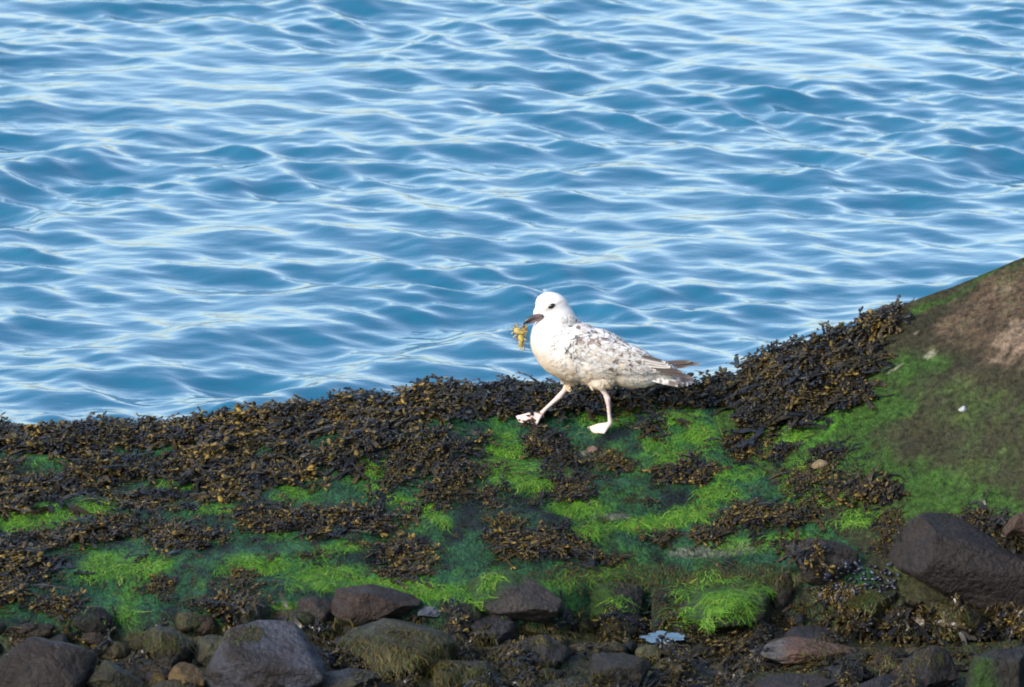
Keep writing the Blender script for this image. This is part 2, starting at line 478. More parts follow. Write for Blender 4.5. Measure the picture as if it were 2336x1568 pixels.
# u, v: centre, ru, rv: half sizes; depth: half depth as a share of half width; colours: rock, second, moss side vector
BR = (0.040, 0.031, 0.027); BL = (0.105, 0.112, 0.145); OL = (0.072, 0.068, 0.038); GY = (0.062, 0.056, 0.052); TAN = (0.26, 0.165, 0.055); PU = (0.060, 0.047, 0.045)
G_ = (0.035, 0.085, 0.014); G2 = (0.055, 0.14, 0.015)
ROCKS = [
    # name, u, v, ru, rv, depth, seed, colour, colour2, moss(colour, direction, amount), planes, label
    ('boulder', 85, 1535, 140, 86, .8, 11, BR, (.055, .045, .040), None, [((0, -.2, 1), .72), ((.7, -.5, .5), .7), ((0, -1, .2), .7)], 'wide dark brown boulder with a flat top left of the round olive cobble'),
    ('boulder', 390, 1486, 62, 60, .9, 12, (.060, .056, .052), OL, (OL, (-.3, .3, 1), .75), [((.5, -.6, .6), .7)], 'rounded grey boulder with an olive crown between mossy ledge and tan pebbles'),
    ('boulder', 262, 1560, 70, 58, .9, 13, (.050, .052, .036), OL, None, [((-.6, -.4, .6), .7), ((.6, -.4, .5), .72)], 'dull olive cobble with a pointed back beside the wide dark brown boulder'),
    ('pebble', 424, 1556, 42, 42, .9, 14, TAN, (.16, .11, .05), None, [], 'round tan yellow pebble at the foot of the blue grey angular boulder'),
    ('pebble', 361, 1560, 22, 28, .9, 15, (.20, .14, .05), (.10, .08, .03), None, [], 'small ochre pebble squeezed beside the round tan yellow pebble'),
    ('boulder', 478, 1490, 44, 40, 1.0, 19, (.13, .125, .075), OL, None, [((-.4, -.3, .8), .7)], 'pale olive stone tucked behind the left end of the blue grey boulder'),
    ('boulder', 655, 1432, 82, 40, .9, 16, (.034, .033, .040), PU, None, [((.5, -.2, .8), .6), ((-.6, 0, .7), .65)], 'dark slate stone rising behind the blue grey angular boulder'),
    ('boulder', 608, 1515, 143, 92, .75, 17, BL, (.045, .040, .040), None, [((.12, -.42, .9), .42), ((-.85, -.3, .35), .62), ((0, -1, -.1), .62), ((.9, -.25, .2), .74)], 'big angular boulder with a blue grey sloping top and black front'),
    ('boulder', 716, 1398, 42, 36, .9, 18, (.085, .060, .045), GY, None, [], 'small reddish brown stone left of the long brown boulder'),
    ('boulder', 855, 1384, 106, 52, .8, 20, (.046, .034, .028), (.065, .045, .036), None, [((.55, -.1, .8), .62), ((-.3, 0, 1), .75), ((0, -1, .25), .62)], 'long dark brown boulder sloping down to a pale wet stone'),
    ('boulder', 975, 1397, 32, 16, 1.2, 21, (.19, .21, .26), (.12, .13, .16), None, [((0, -.2, 1), .5)], 'pale blue wet stone lying at the right end of the brown boulder'),
    ('boulder', 1165, 1366, 122, 64, .8, 22, (.085, .074, .068), (.060, .055, .055), (G_, (-.6, .3, .75), .65), [((-.62, -.45, .6), .55), ((.4, -.5, .7), .56), ((0, -1, .3), .6)], 'broad grey boulder with a green weed flank below the gull'),
    ('boulder', 1118, 1440, 62, 34, .9, 23, (.055, .056, .066), (.060, .05, .05), None, [((0, -.25, 1), .55), ((.9, -.3, 0), .6), ((0, -1, 0), .6)], 'squared slate block in front of the broad green flanked boulder'),
    ('boulder', 1402, 1388, 68, 62, .8, 24, (.052, .046, .056), (.055, .05, .045), (G_, (-.85, -.2, .1), .75), [((-.75, -.5, .35), .55), ((.72, -.45, .45), .55), ((0, .1, 1), .85)], 'peaked stone green on the left and purple grey on the right'),
    ('boulder', 1238, 1490, 68, 40, .9, 25, (.046, .042, .050), (.050, .044, .040), None, [((-.5, -.4, .7), .6), ((.5, -.35, .7), .58)], 'purple grey pointed stone low in the middle of the foreground'),
    ('boulder', 905, 1485, 140, 66, .9, 26, (.070, .066, .036), (.045, .048, .034), (OL, (0, -.4, .8), .6), [((0, -.5, 1), .6), ((-.5, -.5, .5), .7)], 'low olive brown rock crusted with weed in front of the long brown boulder'),
    ('boulder', 1410, 1535, 74, 46, .9, 27, (.048, .044, .034), (.03, .028, .022), None, [((0, -.3, 1), .6), ((0, -1, 0), .6), ((-.8, -.4, .1), .7)], 'dark flat topped block below the round olive pebble'),
    ('pebble', 1478, 1496, 30, 24, 1.0, 28, (.13, .125, .06), (.05, .055, .035), None, [], 'round olive pebble below the bright tide pool'),
    ('boulder', 1882, 1284, 76, 60, .8, 29, (.056, .046, .040), (.052, .05, .05), None, [((-.55, -.3, .7), .55), ((.35, -.5, .7), .6), ((0, -1, .2), .6)], 'brown wedge stone left of the largest dark boulder'),
    ('boulder', 2238, 1290, 204, 116, .6, 30, (.062, .050, .044), (.042, .036, .036), None, [((.48, -.05, .85), .30), ((-.9, -.3, .2), .66), ((-.1, -.9, -.25), .48), ((.15, -.85, .42), .45), ((.7, -.6, -.1), .78)], 'largest dark boulder with a tilted top at the foot of the rock slope'),
    ('boulder', 2352, 1200, 66, 42, .9, 31, (.13, .085, .062), (.09, .065, .05), None, [], 'reddish brown stone at the right edge below the rock slope'),
    ('boulder', 1640, 1392, 126, 60, .9, 32, (.055, .055, .035), (.05, .05, .04), (G2, (-.1, -.3, 1), .6), [((-.6, -.5, .6), .62), ((.3, -.3, .9), .72)], 'boulder buried under vivid green weed above the tide pool'),
    ('boulder', 1784, 1352, 28, 46, .9, 33, (.075, .055, .045), (.05, .042, .036), None, [((-.8, -.4, .2), .6), ((.8, -.4, .2), .6)], 'upright reddish brown stone right of the vivid green boulder'),
    ('boulder', 1840, 1452, 56, 20, 1.0, 34, (.050, .055, .066), (.045, .045, .05), None, [((0, -.1, 1), .6)], 'slate stone showing behind the long flat slab'),
    ('boulder', 1832, 1482, 124, 34, .7, 35, (.19, .115, .085), (.15, .145, .145), None, [((0, -.25, 1), .5), ((0, -1, -.1), .55)], 'long flat slab with a rusty front edge among brown seaweed'),
    ('boulder', 2112, 1540, 80, 66, .8, 36, (.045, .036, .034), (.042, .038, .036), None, [((-.3, -.4, .9), .62), ((.6, -.5, .4), .62)], 'dark brown boulder left of the big rounded corner boulder'),
    ('boulder', 2272, 1560, 96, 86, .8, 37, (.043, .040, .034), (.034, .032, .028), (G_, (-.7, -.5, .2), .25), [((0, -.2, 1), .72), ((-.7, -.5, .3), .68)], 'big rounded dark boulder in the bottom right corner'),
    ('boulder', 2145, 1412, 66, 48, .9, 38, (.060, .056, .034), (.045, .042, .030), None, [((0, -.4, 1), .8)], 'shaggy olive stone under the overhang of the largest boulder'),
    ('boulder', 1812, 1570, 96, 30, .9, 39, (.052, .036, .032), (.05, .04, .036), None, [((0, -.2, 1), .6)], 'brown red boulder top just entering the bottom edge below the slab'),
    ('boulder', 2000, 1572, 70, 32, .9, 40, (.040, .038, .042), (.04, .036, .036), None, [], 'low slate boulder cut by the bottom edge beside dark brown boulder'),
    ('boulder', 1990, 1385, 60, 40, .9, 41, (.048, .046, .046), (.03, .05, .03), (G_, (-.3, -.4, .6), .35), [], 'dark stone under the blue black mussel cluster'),
    ('boulder', 1060, 1545, 80, 36, .9, 42, (.052, .050, .040), OL, None, [((0, -.3, 1), .6)], 'weedy olive stone at the bottom edge right of the crusted rock'),
    ('boulder', 800, 1560, 70, 30, .9, 43, (.052, .055, .060), OL, None, [((0, -.3, 1), .6)], 'grey blue stone at the bottom edge beside the angular boulder'),
]
rock_geo = []
for (nm, u, v, ru, rv, dep, seed, c1, c2, moss, planes, label) in ROCKS:
    h = hit(u, min(v + rv * 0.75, 1700))
    P = rock_shape(seed, planes, 13, lo=.58, hi=.84, rough=.075) if seed == 30 else rock_shape(seed, planes)
    yb = h[0].y
    for _ in range(2):
        s = (yb - CAM[1]) / FPX / K / FW[1]
        a = ru * s
        b = a * dep
        ph = rv * s
        cz = math.sqrt(max((ph ** 2 - (b * math.sin(PITCH)) ** 2), (0.35 * ph) ** 2)) / math.cos(PITCH)
        yb = h[0].y + 0.55 * b
    ctr = at(float(u), float(v), np.array(yb))
    P = P * np.array([a, b, cz])
    dirn = P / np.linalg.norm(P, axis=1)[:, None]
    n1 = fbm3(P * 9 + seed, seed, 4); n2 = fbm3(P * 34 + seed, seed + 9, 3)
    f = sstep(-0.3, 0.3, n1 + 0.3 * n2)[:, None]
    col = np.array(c1) * (1 - f) + np.array(c2) * f
    col = col * (1 + 0.35 * n2[:, None])
    if moss:
        mv = np.array(moss[1]) / np.linalg.norm(moss[1])
        g = sstep(-0.1, 0.45, dirn @ mv - (0.75 - moss[2]) + 0.45 * n1 + 0.25 * n2)[:, None]
        col = col * (1 - g) + np.array(moss[0]) * (1 + 0.4 * n2[:, None]) * g
    o = obj(nm, mesh(nm, P, ICO5[1], M_ROCK, np.clip(col * .37, .0015, 1)))
    o.location = ctr
    tag(o, label, 'rock' if nm == 'boulder' else 'pebble', 'boulders at the foot of the ledge')
    rock_geo.append((P + ctr, ICO5[1], moss, nm))
N_ROCK_F = len(ICO5[1])

def near_pool(u, v):
    return ((u - 1505) / 50) ** 2 + ((v - 1454) / 15) ** 2 < 1 or ((u - 1478) / 22) ** 2 + ((v - 1412) / 14) ** 2 < 1


# small rubble between the boulders
rb = np.random.default_rng(5)
vs, fs, cs, off = [], [], [], 0
protos = [rock_shape(300 + i, (), 12, ICO2, 0.12, lo=.5, hi=.8) for i in range(6)]
pal = np.array([(.016, .014, .009), (.02, .016, .014), (.014, .016, .018), (.028, .024, .012), (.010, .009, .008), (.03, .021, .014)])
for i in range(330):
    u = rb.uniform(-60, 2400); v = rb.uniform(1385, 1690)
    if v < 1385 + 60 * rb.random() : continue
    h = hit(u, v)
    if h is None or h[0].z > -0.33 or near_pool(u, v): continue
    sz = rb.uniform(0.014, 0.05) * (1 if rb.random() > .2 else 1.5)
    P = protos[i % 6] * np.array([1, rb.uniform(.7, 1), rb.uniform(.5, .8)]) * sz
    a = rb.uniform(0, 6.28); ca, sa = math.cos(a), math.sin(a)
    P = P @ np.array([[ca, sa, 0], [-sa, ca, 0], [0, 0, 1]])
    vs.append(P + np.array(h[0]) + np.array([0, 0, sz * .25])); fs.append(ICO2[1] + off); off += len(P)
    cs.append(np.tile(pal[rb.integers(6)] * rb.uniform(.6, 1.2), (len(P), 1)))
rub_v, rub_f = np.concatenate(vs), np.concatenate(fs)
rub = obj('rubble', mesh('rubble', rub_v, rub_f, M_ROCK, np.concatenate(cs)))
tag(rub, 'small dull stones lying loose between the foreground boulders', 'rubble', kind='stuff')

ALL_GEO = [(TV, TF), (SV, SF)] + [(g[0], g[1]) for g in rock_geo] + [(rub_v, rub_f)]
ALL_BVH = bvh_of(ALL_GEO)
F_ROCK0 = len(TF) + len(SF)


def hit_all(u, v):
    h = hit(u, v, ALL_BVH)
    if h is None: return None
    k = (h[2] - F_ROCK0) // N_ROCK_F if h[2] >= F_ROCK0 else -1
    return h[0], h[1], (k if k < len(ROCKS) else -1)

# ------------------------------------------------------------------ tide pools
M_POOL = water_mat('pool_water_sky_tint', (0.11, 0.185, 0.26), 0.06, 0.5)  # pale blue base colour paints in the sky reflection the ledge blocks
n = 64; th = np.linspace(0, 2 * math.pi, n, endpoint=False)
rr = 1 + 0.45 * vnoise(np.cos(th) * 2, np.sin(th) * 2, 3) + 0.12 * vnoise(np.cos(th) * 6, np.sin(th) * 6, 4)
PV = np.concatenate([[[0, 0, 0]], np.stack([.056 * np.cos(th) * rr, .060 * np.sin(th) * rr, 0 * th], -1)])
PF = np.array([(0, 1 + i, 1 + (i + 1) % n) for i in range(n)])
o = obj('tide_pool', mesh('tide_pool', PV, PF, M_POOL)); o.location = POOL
tag(o, 'pale tide pool with painted sky sheen between the vivid green boulder and the round olive pebble', 'pool')

# ------------------------------------------------------------------ seaweed
def lobe(base, d, up, L, W, T):
    """swollen leaf tip: four sided, two rings, two poles"""
    side = np.cross(d, up); side /= np.linalg.norm(side) + 1e-9; nrm = np.cross(side, d)
    V = [base]
    for f, w in ((0.35, 0.8), (0.75, 1.0)):
        p = base + d * L * f
        for s_, t_ in ((1, 0), (0, 1), (-1, 0), (0, -1)):
            V.append(p + side * s_ * W * w + nrm * t_ * T * w)
    V.append(base + d * L)
    F = []
    for i in range(4):
        j = (i + 1) % 4
        F += [(0, 1 + i, 1 + j), (1 + i, 5 + i, 5 + j), (1 + i, 5 + j, 1 + j), (5 + i, 9, 5 + j)]
    return V, F


def make_tuft(seed, rad=0.05, nb=8, high=1.0, lobe_s=1.0, strap=1.0):
    r = np.random.default_rng(seed)
    V, F, T = [], [], []            # T: 0 strap .. 1 bright tip
    for b in range(nb):
        az = r.uniform(0, 6.28); L = rad * r.uniform(.5, 1.15); el0 = math.radians(r.uniform(2, 52)) * high; curl = r.uniform(.6, 1.6)
        p = np.array([r.normal(0, rad * .2), r.normal(0, rad * .2), 0.0]); W = r.uniform(.0025, .0042) * strap
        el = el0; n = 4; prev = None
        for k in range(n + 1):
            d = np.array([math.cos(az) * math.cos(el), math.sin(az) * math.cos(el), math.sin(el)])
            sd = np.array([-math.sin(az), math.cos(az), r.normal(0, .3)])
            i0 = len(V); V += [p - sd * W, p + sd * W]; T += [0.08 + .22 * k / n] * 2
            if prev is not None: F += [(prev, prev + 1, i0 + 1), (prev, i0 + 1, i0)]
            prev = i0
            if k < n: p = p + d * L / n; el -= curl * .35; az += r.normal(0, .25)
            if 1 <= k < n and r.random() < .55:        # side bladder
                a2 = az + r.choice([-1, 1]) * r.uniform(.5, 1.2)
                dd = np.array([math.cos(a2) * .8, math.sin(a2) * .8, r.uniform(-.1, .6)]); dd /= np.linalg.norm(dd)
                v_, f_ = lobe(p.copy(), dd, np.array([0, 0, 1.0]), r.uniform(.009, .015) * lobe_s, r.uniform(.003, .0048) * lobe_s, r.uniform(.0018, .0035) * lobe_s)
                o = len(V); V += v_; F += [(a + o, b_ + o, c + o) for a, b_, c in f_]; t = r.uniform(.1, .6); T += [t * .5] + [t] * 8 + [min(1, t * 1.4)]
        for q in range(r.integers(2, 4)):
            a2 = az + r.uniform(-.9, .9); e2 = el + r.uniform(-.2, .9)
            dd = np.array([math.cos(a2) * math.cos(e2), math.sin(a2) * math.cos(e2), math.sin(e2)])
            up = np.array([r.normal(0, .5), r.normal(0, .5), 1.0]); up /= np.linalg.norm(up)
            v_, f_ = lobe(p.copy(), dd, up, r.uniform(.012, .026) * lobe_s, r.uniform(.0035, .0072) * lobe_s, r.uniform(.0008, .0026) * lobe_s)
            o = len(V); V += v_; F += [(a + o, b_ + o, c + o) for a, b_, c in f_]; t = r.uniform(.15, 1.0); T += [t * .4] + [t * .8] * 4 + [t] * 5
    V = np.array(V); V[:, 2] = np.maximum(V[:, 2], -0.004)
    return V, np.array(F), np.array(T)


TUFTS = [make_tuft(500 + i, 0.05, 8, 1.0, (0.85, 1.0, 1.2)[i % 3]) for i in range(10)]
TUFTS += [make_tuft(560 + i, 0.095, 6, 0.45, 0.85, 1.6) for i in range(4)]
LOOSE = [make_tuft(600 + i, 0.062, 6, 0.6) for i in range(6)]
W_DARK = np.array([0.010, 0.0085, 0.0055]); W_OLIVE = np.array([0.062, 0.051, 0.013]); W_AMBER = np.array([0.36, 0.235, 0.036]); W_NAVY = np.array([0.013, 0.015, 0.020]); W_GREY = np.array([.055, .05, .05])


class Weed:
    def __init__(self): self.v, self.f, self.c, self.n = [], [], [], 0

    def add(self, rng, loc, nrm, proto, size, warm):
        V, F, T = proto
        n = Vector(nrm).normalized()
        # lie a little down the slope, towards gravity
        z = (n * 0.75 + Vector((0, 0, .45))).normalized()
        a = rng.uniform(0, 6.28)
        x = z.orthogonal().normalized(); y = z.cross(x)
        x2 = x * math.cos(a) + y * math.sin(a); y2 = z.cross(x2)
        R = np.array([x2, y2, z])
        P = (V * np.array([1, 1, rng.uniform(.6, 1.1)]) * size * rng.uniform(.75, 1.3)) @ R + np.array(loc)
        w = np.clip(warm + rng.normal(0, .16), 0, 1)
        tip = W_OLIVE * (1 - w) + W_AMBER * w
        if rng.random() < .22: tip = W_NAVY * 1.5
        elif rng.random() < .10: tip = W_GREY
        lo = W_DARK if rng.random() < .7 else W_NAVY
        # every leaf tip has its own shade
        jit = rng.uniform(.55, 1.35, size=len(T) // 5 + 1).repeat(5)[:len(T)]
        t = np.clip(T * jit, 0, 1)[:, None] ** 1.12
        col = (lo * (1 - t) + tip * t) * .62
        self.v.append(P); self.f.append(F + self.n); self.c.append(col); self.n += len(P)

    def build(self, name, origin=None):
        V = np.concatenate(self.v); org = np.array(origin) if origin is not None else np.zeros(3)
        o = obj(name, mesh(name, V - org, np.concatenate(self.f), M_WEED, np.concatenate(self.c)))
        o.location = org
        return o


def inpoly(u, v, poly):
    c = False; n = len(poly); j = n - 1
    for i in range(n):
        (xi, yi), (xj, yj) = poly[i], poly[j]
        if (yi > v) != (yj > v) and u < (xj - xi) * (v - yi) / (yj - yi) + xi: c = not c
        j = i
    return c


BED = [(-240, 965), (0, 968), (180, 962), (330, 948), (520, 926), (660, 912), (800, 902), (960, 882), (1000, 874), (1230, 884), (1255, 895), (1215, 930), (1190, 960), (1190, 990), (1100, 1004), (1000, 992),
       (900, 992), (860, 1015), (815, 1030), (830, 1085), (760, 1105), (690, 1100), (600, 1105), (560, 1140), (460, 1140), (430, 1090), (330, 1086), (250, 1112), (200, 1122), (100, 1150), (-240, 1200)]
LOWBED = [(-240, 1235), (0, 1228), (130, 1200), (260, 1182), (330, 1200), (220, 1262), (170, 1300), (130, 1345), (0, 1368), (-240, 1375)]
BACKBED = [(1240, 890), (1440, 884), (1600, 868), (1660, 900), (1690, 935), (1640, 925), (1560, 922), (1500, 922), (1440, 930), (1410, 950), (1330, 938), (1250, 932)]
MOUND = [(1595, 862), (1650, 835), (1780, 798), (1830, 768), (1880, 735), (1950, 705), (2040, 712), (2035, 735), (1985, 765), (1975, 795), (2000, 830), (1990, 890), (1930, 935), (1850, 960), (1760, 982), (1720, 972), (1680, 930), (1620, 902)]
GAPS = [(60, 1045, 65, 14), (845, 1060, 30, 30), (1272, 943, 26, 9), (1370, 960, 50, 25)]
sw = np.random.default_rng(77)


def fill_poly(W, poly, step_area, warm, size=(.8, 1.25), protos=TUFTS, rockprob=1.0, lift=0.0):
    us = [p[0] for p in poly]; vv = [p[1] for p in poly]
    n = int((max(us) - min(us)) * (max(vv) - min(vv)) / step_area)
    for _ in range(n):
        u = sw.uniform(min(us), max(us)); v = sw.uniform(min(vv), max(vv))
        ju = u + sw.normal(0, 10); jv = v + sw.normal(0, 5)
        if not inpoly(ju, jv, poly): continue
        if any(((u - g[0]) / g[2]) ** 2 + ((v - g[1]) / g[3]) ** 2 < 1 for g in GAPS): continue
        h = hit_all(u, v)
        if h is None: continue
        if h[2] >= 0 and sw.random() > rockprob: continue
        gap = float(fbm(np.array([h[0].x * 7]), np.array([h[0].y * 11]), 930, 3)[0])
        if gap < -.20 and h[0].y < .12: continue
        wv = warm + 0.9 * float(fbm(np.array([h[0].x * 6]), np.array([h[0].y * 8]), 900, 3)[0])
        W.add(sw, h[0] + Vector((0, 0, lift * sw.random())), h[1], protos[sw.integers(len(protos))], sw.uniform(*size), wv)


bed = Weed()
fill_poly(bed, BED, 135, 0.42, lift=0.006)
# over the crest, on the seaward side and along the skyline
for i in range(450):
    x = sw.uniform(-2.2, 0.95); y = YC + sw.uniform(-0.12, 0.35)
    z = float(ledge_z(np.array([x]), np.array([y]))[0])
    if -0.28 < x < 0.1 and y < YC - .05: continue
    bed.add(sw, (x, y, z), (0, .3, 1), TUFTS[sw.integers(14)], sw.uniform(.55, 1.0), .38)
o = bed.build('seaweed_bed'); tag(o, 'thick bed of brown bladder seaweed along the top of the ledge', 'seaweed', kind='stuff')
low = Weed(); fill_poly(low, LOWBED, 190, 0.42, lift=.008)
o = low.build('seaweed_bed'); tag(o, 'brown seaweed patch at the lower left of the green ledge', 'seaweed', kind='stuff')
bk = Weed(); fill_poly(bk, BACKBED, 140, 0.42, lift=.006)
o = bk.build('seaweed_bed'); tag(o, 'strip of dark seaweed on the ledge behind the gull', 'seaweed', kind='stuff')
md = Weed(); fill_poly(md, MOUND, 125, 0.40, lift=.012)
for i in range(150):
    u = sw.uniform(1600, 2040); v = float(np.interp(u, [1600, 1650, 1780, 1830, 1880, 1950, 2040], [858, 832, 795, 765, 732, 704, 708])) + abs(sw.normal(6, 8))
    h = hit_all(u, v)
    if h and h[0].y < 1.5: md.add(sw, h[0] + Vector((0, .02, .012)), h[1], TUFTS[sw.integers(14)], sw.uniform(.7, 1.1), .3)
o = md.build('seaweed_mound'); tag(o, 'heaped mound of brown black seaweed against the smooth rock slope', 'seaweed', kind='stuff')

# separate clumps one can point to: u, v, ru, rv, warm, label
CLUMPS = [
    (335, 1138, 100, 26, .55, 'amber tipped seaweed clump ringed by green on the left of the ledge'),
    (425, 1222, 92, 36, .45, 'round brown seaweed clump below the left amber tipped clump'),
    (590, 1180, 46, 34, .62, 'tall golden brown seaweed clump at the left end of the long weed strip'),
    (760, 1185, 190, 34, .42, 'long strip of brown seaweed across the middle left of the ledge'),
    (985, 1070, 110, 70, .30, 'dark seaweed heap left of the brightest green algae patch'),
    (1130, 1130, 40, 34, .75, 'orange tipped seaweed clump at the foot of the bright green patch'),
    (1140, 1196, 38, 20, .7, 'small orange brown weed tuft alone below the orange tipped clump'),
    (1250, 1030, 56, 48, .32, 'dark seaweed clump in front of the standing gull feet'),
    (1402, 1052, 46, 20, .55, 'small ochre seaweed clump below the nearer gull foot'),
    (1302, 1112, 72, 20, .55, 'flat amber seaweed clump between two green algae strips'),
    (1225, 1235, 110, 30, .5, 'spread of brown seaweed in the centre above the broad grey boulder'),
    (1490, 972, 70, 22, .35, 'dark seaweed patch right of the nearer gull foot'),
    (1578, 1078, 66, 26, .5, 'loose brown weed clump halfway between gull and wedge stone'),
    (1724, 1022, 72, 32, .42, 'brown seaweed clump just below the big seaweed mound'),
    (1855, 1098, 50, 42, .42, 'seaweed clump hanging below the small cream stone'),
    (1978, 1117, 78, 28, .36, 'dark seaweed clump on the green foot of the rock slope'),
    (1895, 1030, 42, 20, .12, 'small black weed patch alone on the green slope'),
    (1765, 1172, 112, 30, .45, 'long brown weed strip left of the wedge stone'),
    (1630, 1215, 62, 20, .4, 'thin brown weed tuft above the grey rim of the ledge'),
    (1505, 1222, 52, 12, .35, 'thin dark weed streak low on the right centre ledge'),
    (925, 1254, 72, 22, .62, 'golden brown weed clump above the long brown boulder'),
    (925, 1300, 66, 18, .35, 'dark weed streak just under the golden brown clump'),
    (1335, 1274, 62, 14, .35, 'thin weed line above the peaked stone'),
    (712, 1262, 22, 10, .5, 'tiny weed tuft alone on green film in the left centre'),
    (535, 1318, 40, 28, .5, 'ochre weed tuft on the bright green band at left'),
    (530, 1370, 62, 26, .28, 'dark draped weed clump above the slate stone'),
    (375, 1338, 36, 22, .45, 'small brown weed clump above the round grey boulder'),
    (130, 1390, 60, 26, .3, 'dull brown weed clump above the wide dark brown boulder'),
    (1840, 1240, 74, 22, .4, 'weed fringe lying along the top of the wedge stone'),
    (1460, 1140, 30, 9, .5, 'tiny brown weed tuft in the green centre right'),
    (2020, 1205, 34, 46, .55, 'reddish brown weed hanging down the tip of the largest boulder'),
    (1920, 1360, 46, 28, .8, 'golden yellow weed clump beneath the wedge stone'),
    (2310, 1418, 40, 40, .85, 'golden weed clump at the right edge under the largest boulder'),
    (2255, 1188, 100, 22, .12, 'black weed strip between the rock slope and the largest boulder'),
    (2290, 1240, 60, 30, .15, 'black weed hollow under the reddish brown stone at right edge'),
    (1640, 1482, 80, 38, .45, 'brown seaweed heap left of the long flat slab'),
    (2010, 1436, 90, 34, .25, 'dark seaweed heap behind the long flat slab'),
]
for (u, v, ru, rv, warm, label) in CLUMPS:
    W = Weed()
    n = max(5, int(ru * rv * 3.14 / 140))
    for _ in range(n * 2):
        a = sw.uniform(0, 6.28); q = math.sqrt(sw.random()) * min(1.7, math.exp(sw.normal(-.08, .24)))
        uu, vv_ = u + ru * q * math.cos(a), v + rv * q * math.sin(a)
        if float(fbm(np.array([uu * .02]), np.array([vv_ * .045]), 950, 2)[0]) < -0.22: continue
        h = hit_all(uu, vv_)
        if h is None or (h[2] >= 0 and label.startswith('black weed')): continue
        small = min(1.0, max(.5, ru / 60))
        W.add(sw, h[0], h[1], TUFTS[sw.integers(14)] if sw.random() < .7 else LOOSE[sw.integers(6)], sw.uniform(.6, 1.0) * small, warm)
    if not W.v: continue
    o = W.build('seaweed_clump', W.v[0].mean(0)); tag(o, label, 'seaweed', 'seaweed clumps on the green ledge')

# thin scatter of weed scraps on the ledge and weed among the foreground boulders
sc = Weed()
for _ in range(620):
    u = sw.uniform(-50, 2000); v = sw.uniform(1010, 1400)
    if float(fbm(np.array([u * .008]), np.array([v * .02]), 970, 3)[0]) < 0.05: continue
    h = hit_all(u, v)
    if h and h[2] < 0 and h[0].x < 1.25: sc.add(sw, h[0], h[1], LOOSE[sw.integers(6)], sw.uniform(.25, .75), .42)
for _ in range(1500):
    u = sw.uniform(-50, 2010); v = sw.uniform(1000, 1400)
    if float(fbm(np.array([u * .012]), np.array([v * .03]), 990, 3)[0]) < -.08: continue
    h = hit_all(u, v)
    if h and h[2] < 0 and h[0].x < 1.2: sc.add(sw, h[0], h[1], LOOSE[sw.integers(6)], sw.uniform(.2, .5), .5)
o = sc.build('seaweed_scraps'); tag(o, 'thin scraps of brown weed strewn over the green algae film', 'seaweed', kind='stuff')
fg = Weed()
for _ in range(1500):
    u = sw.uniform(-50, 2390); v = sw.uniform(1395, 1600)
    dens = float(np.interp(u, [0, 450, 800, 1000, 1300, 1550, 2336], [.14, .12, .40, .5, .5, .75, .75]))
    if sw.random() > dens: continue
    h = hit_all(u, v)
    if h is None or h[0].z > -0.22 or near_pool(u, v): continue
    if h[2] >= 0 and (sw.random() > .035): continue
    if ((u - 1832) / 122) ** 2 + ((v - 1484) / 27) ** 2 < 1: continue
    fg.add(sw, h[0], h[1], TUFTS[sw.integers(14)] if sw.random() < .6 else LOOSE[sw.integers(6)], sw.uniform(.6, 1.05), .36)
for i in range(26):
    a = i * .2417 + sw.normal(0, .1)
    h = hit_all(1508 + 52 * math.cos(a), 1454 + 13 * math.sin(a))
    if h: fg.add(sw, h[0] + Vector((0, 0, .006)), (0, 0, 1), TUFTS[sw.integers(14)], sw.uniform(.35, .7), .4)
o = fg.build('seaweed_litter'); tag(o, 'brown and ochre seaweed litter filling gaps between the foreground boulders', 'seaweed', kind='stuff')

# ------------------------------------------------------------------ green algae strands
gv, gf, gc, gn = [], [], [], 0
ga = np.random.default_rng(99)


def strand(p, d, side, n, L, w, col):
    global gn
    k = 4; P = []; sdv = side * w
    wob = ga.normal(0, .35); lift = ga.uniform(.0008, .0045)
    for i in range(k):
        t = i / (k - 1)
        q = p + d * L * t + side * (math.sin(t * 4 + wob * 5) * L * .14) + n * (math.sin(t * 3.1) * lift + .0015)
        ww = sdv * (1 - .7 * t)
        P += [q - ww, q + ww]
    gv.append(np.array(P)); gf.append(np.array([(2 * i, 2 * i + 1, 2 * i + 3, 2 * i + 2) for i in range(k - 1)]) + gn); gn += 2 * k
    t = np.repeat(np.linspace(.75, 1.2, k), 2)[:, None]
    gc.append(col * t * .80)


def algae_patch(cu, cv, ru, rv, ang, n, bright=1.0):
    a = math.radians(ang)
    for _ in range(n):
        b = ga.uniform(0, 6.28); q = ga.random() ** .6 * 1.1
        pu, pv = ru * q * math.cos(b), rv * q * math.sin(b)
        u = cu + pu * math.cos(a) - pv * math.sin(a); v = cv + pu * math.sin(a) + pv * math.cos(a)
        h = hit_all(u, v)
        if h is None: continue
        if h[2] >= 0 and (ROCKS[h[2]][9] is None or float(fbm(np.array([h[0].x * 16]), np.array([h[0].z * 16 + h[0].y * 9]), 960, 3)[0]) < .06): continue
        am = AMT[min(np.searchsorted(tx, h[0].x), len(tx) - 1), min(np.searchsorted(ty, h[0].y), len(ty) - 1)]
        if h[2] < 0 and ga.random() > (am - .32) * 1.6: continue
        n_ = np.array(h[1])
        dn = np.array([ga.normal(0, .95), -1 + ga.normal(0, .4), -.3]); dn = dn - n_ * (dn @ n_); dn /= np.linalg.norm(dn)
        sd = np.cross(dn, n_)
        c = np.array([0.085, 0.215, 0.016]) * ga.uniform(.55, 1.35)
        if ga.random() < .3: c = np.array([0.035, 0.105, 0.016]) * ga.uniform(.7, 1.3)
        if ga.random() < .12: c = np.array([0.20, 0.30, 0.05])
        strand(np.array(h[0]), dn, sd, n_, ga.uniform(.02, .06), ga.uniform(.0006, .0017), c * bright)


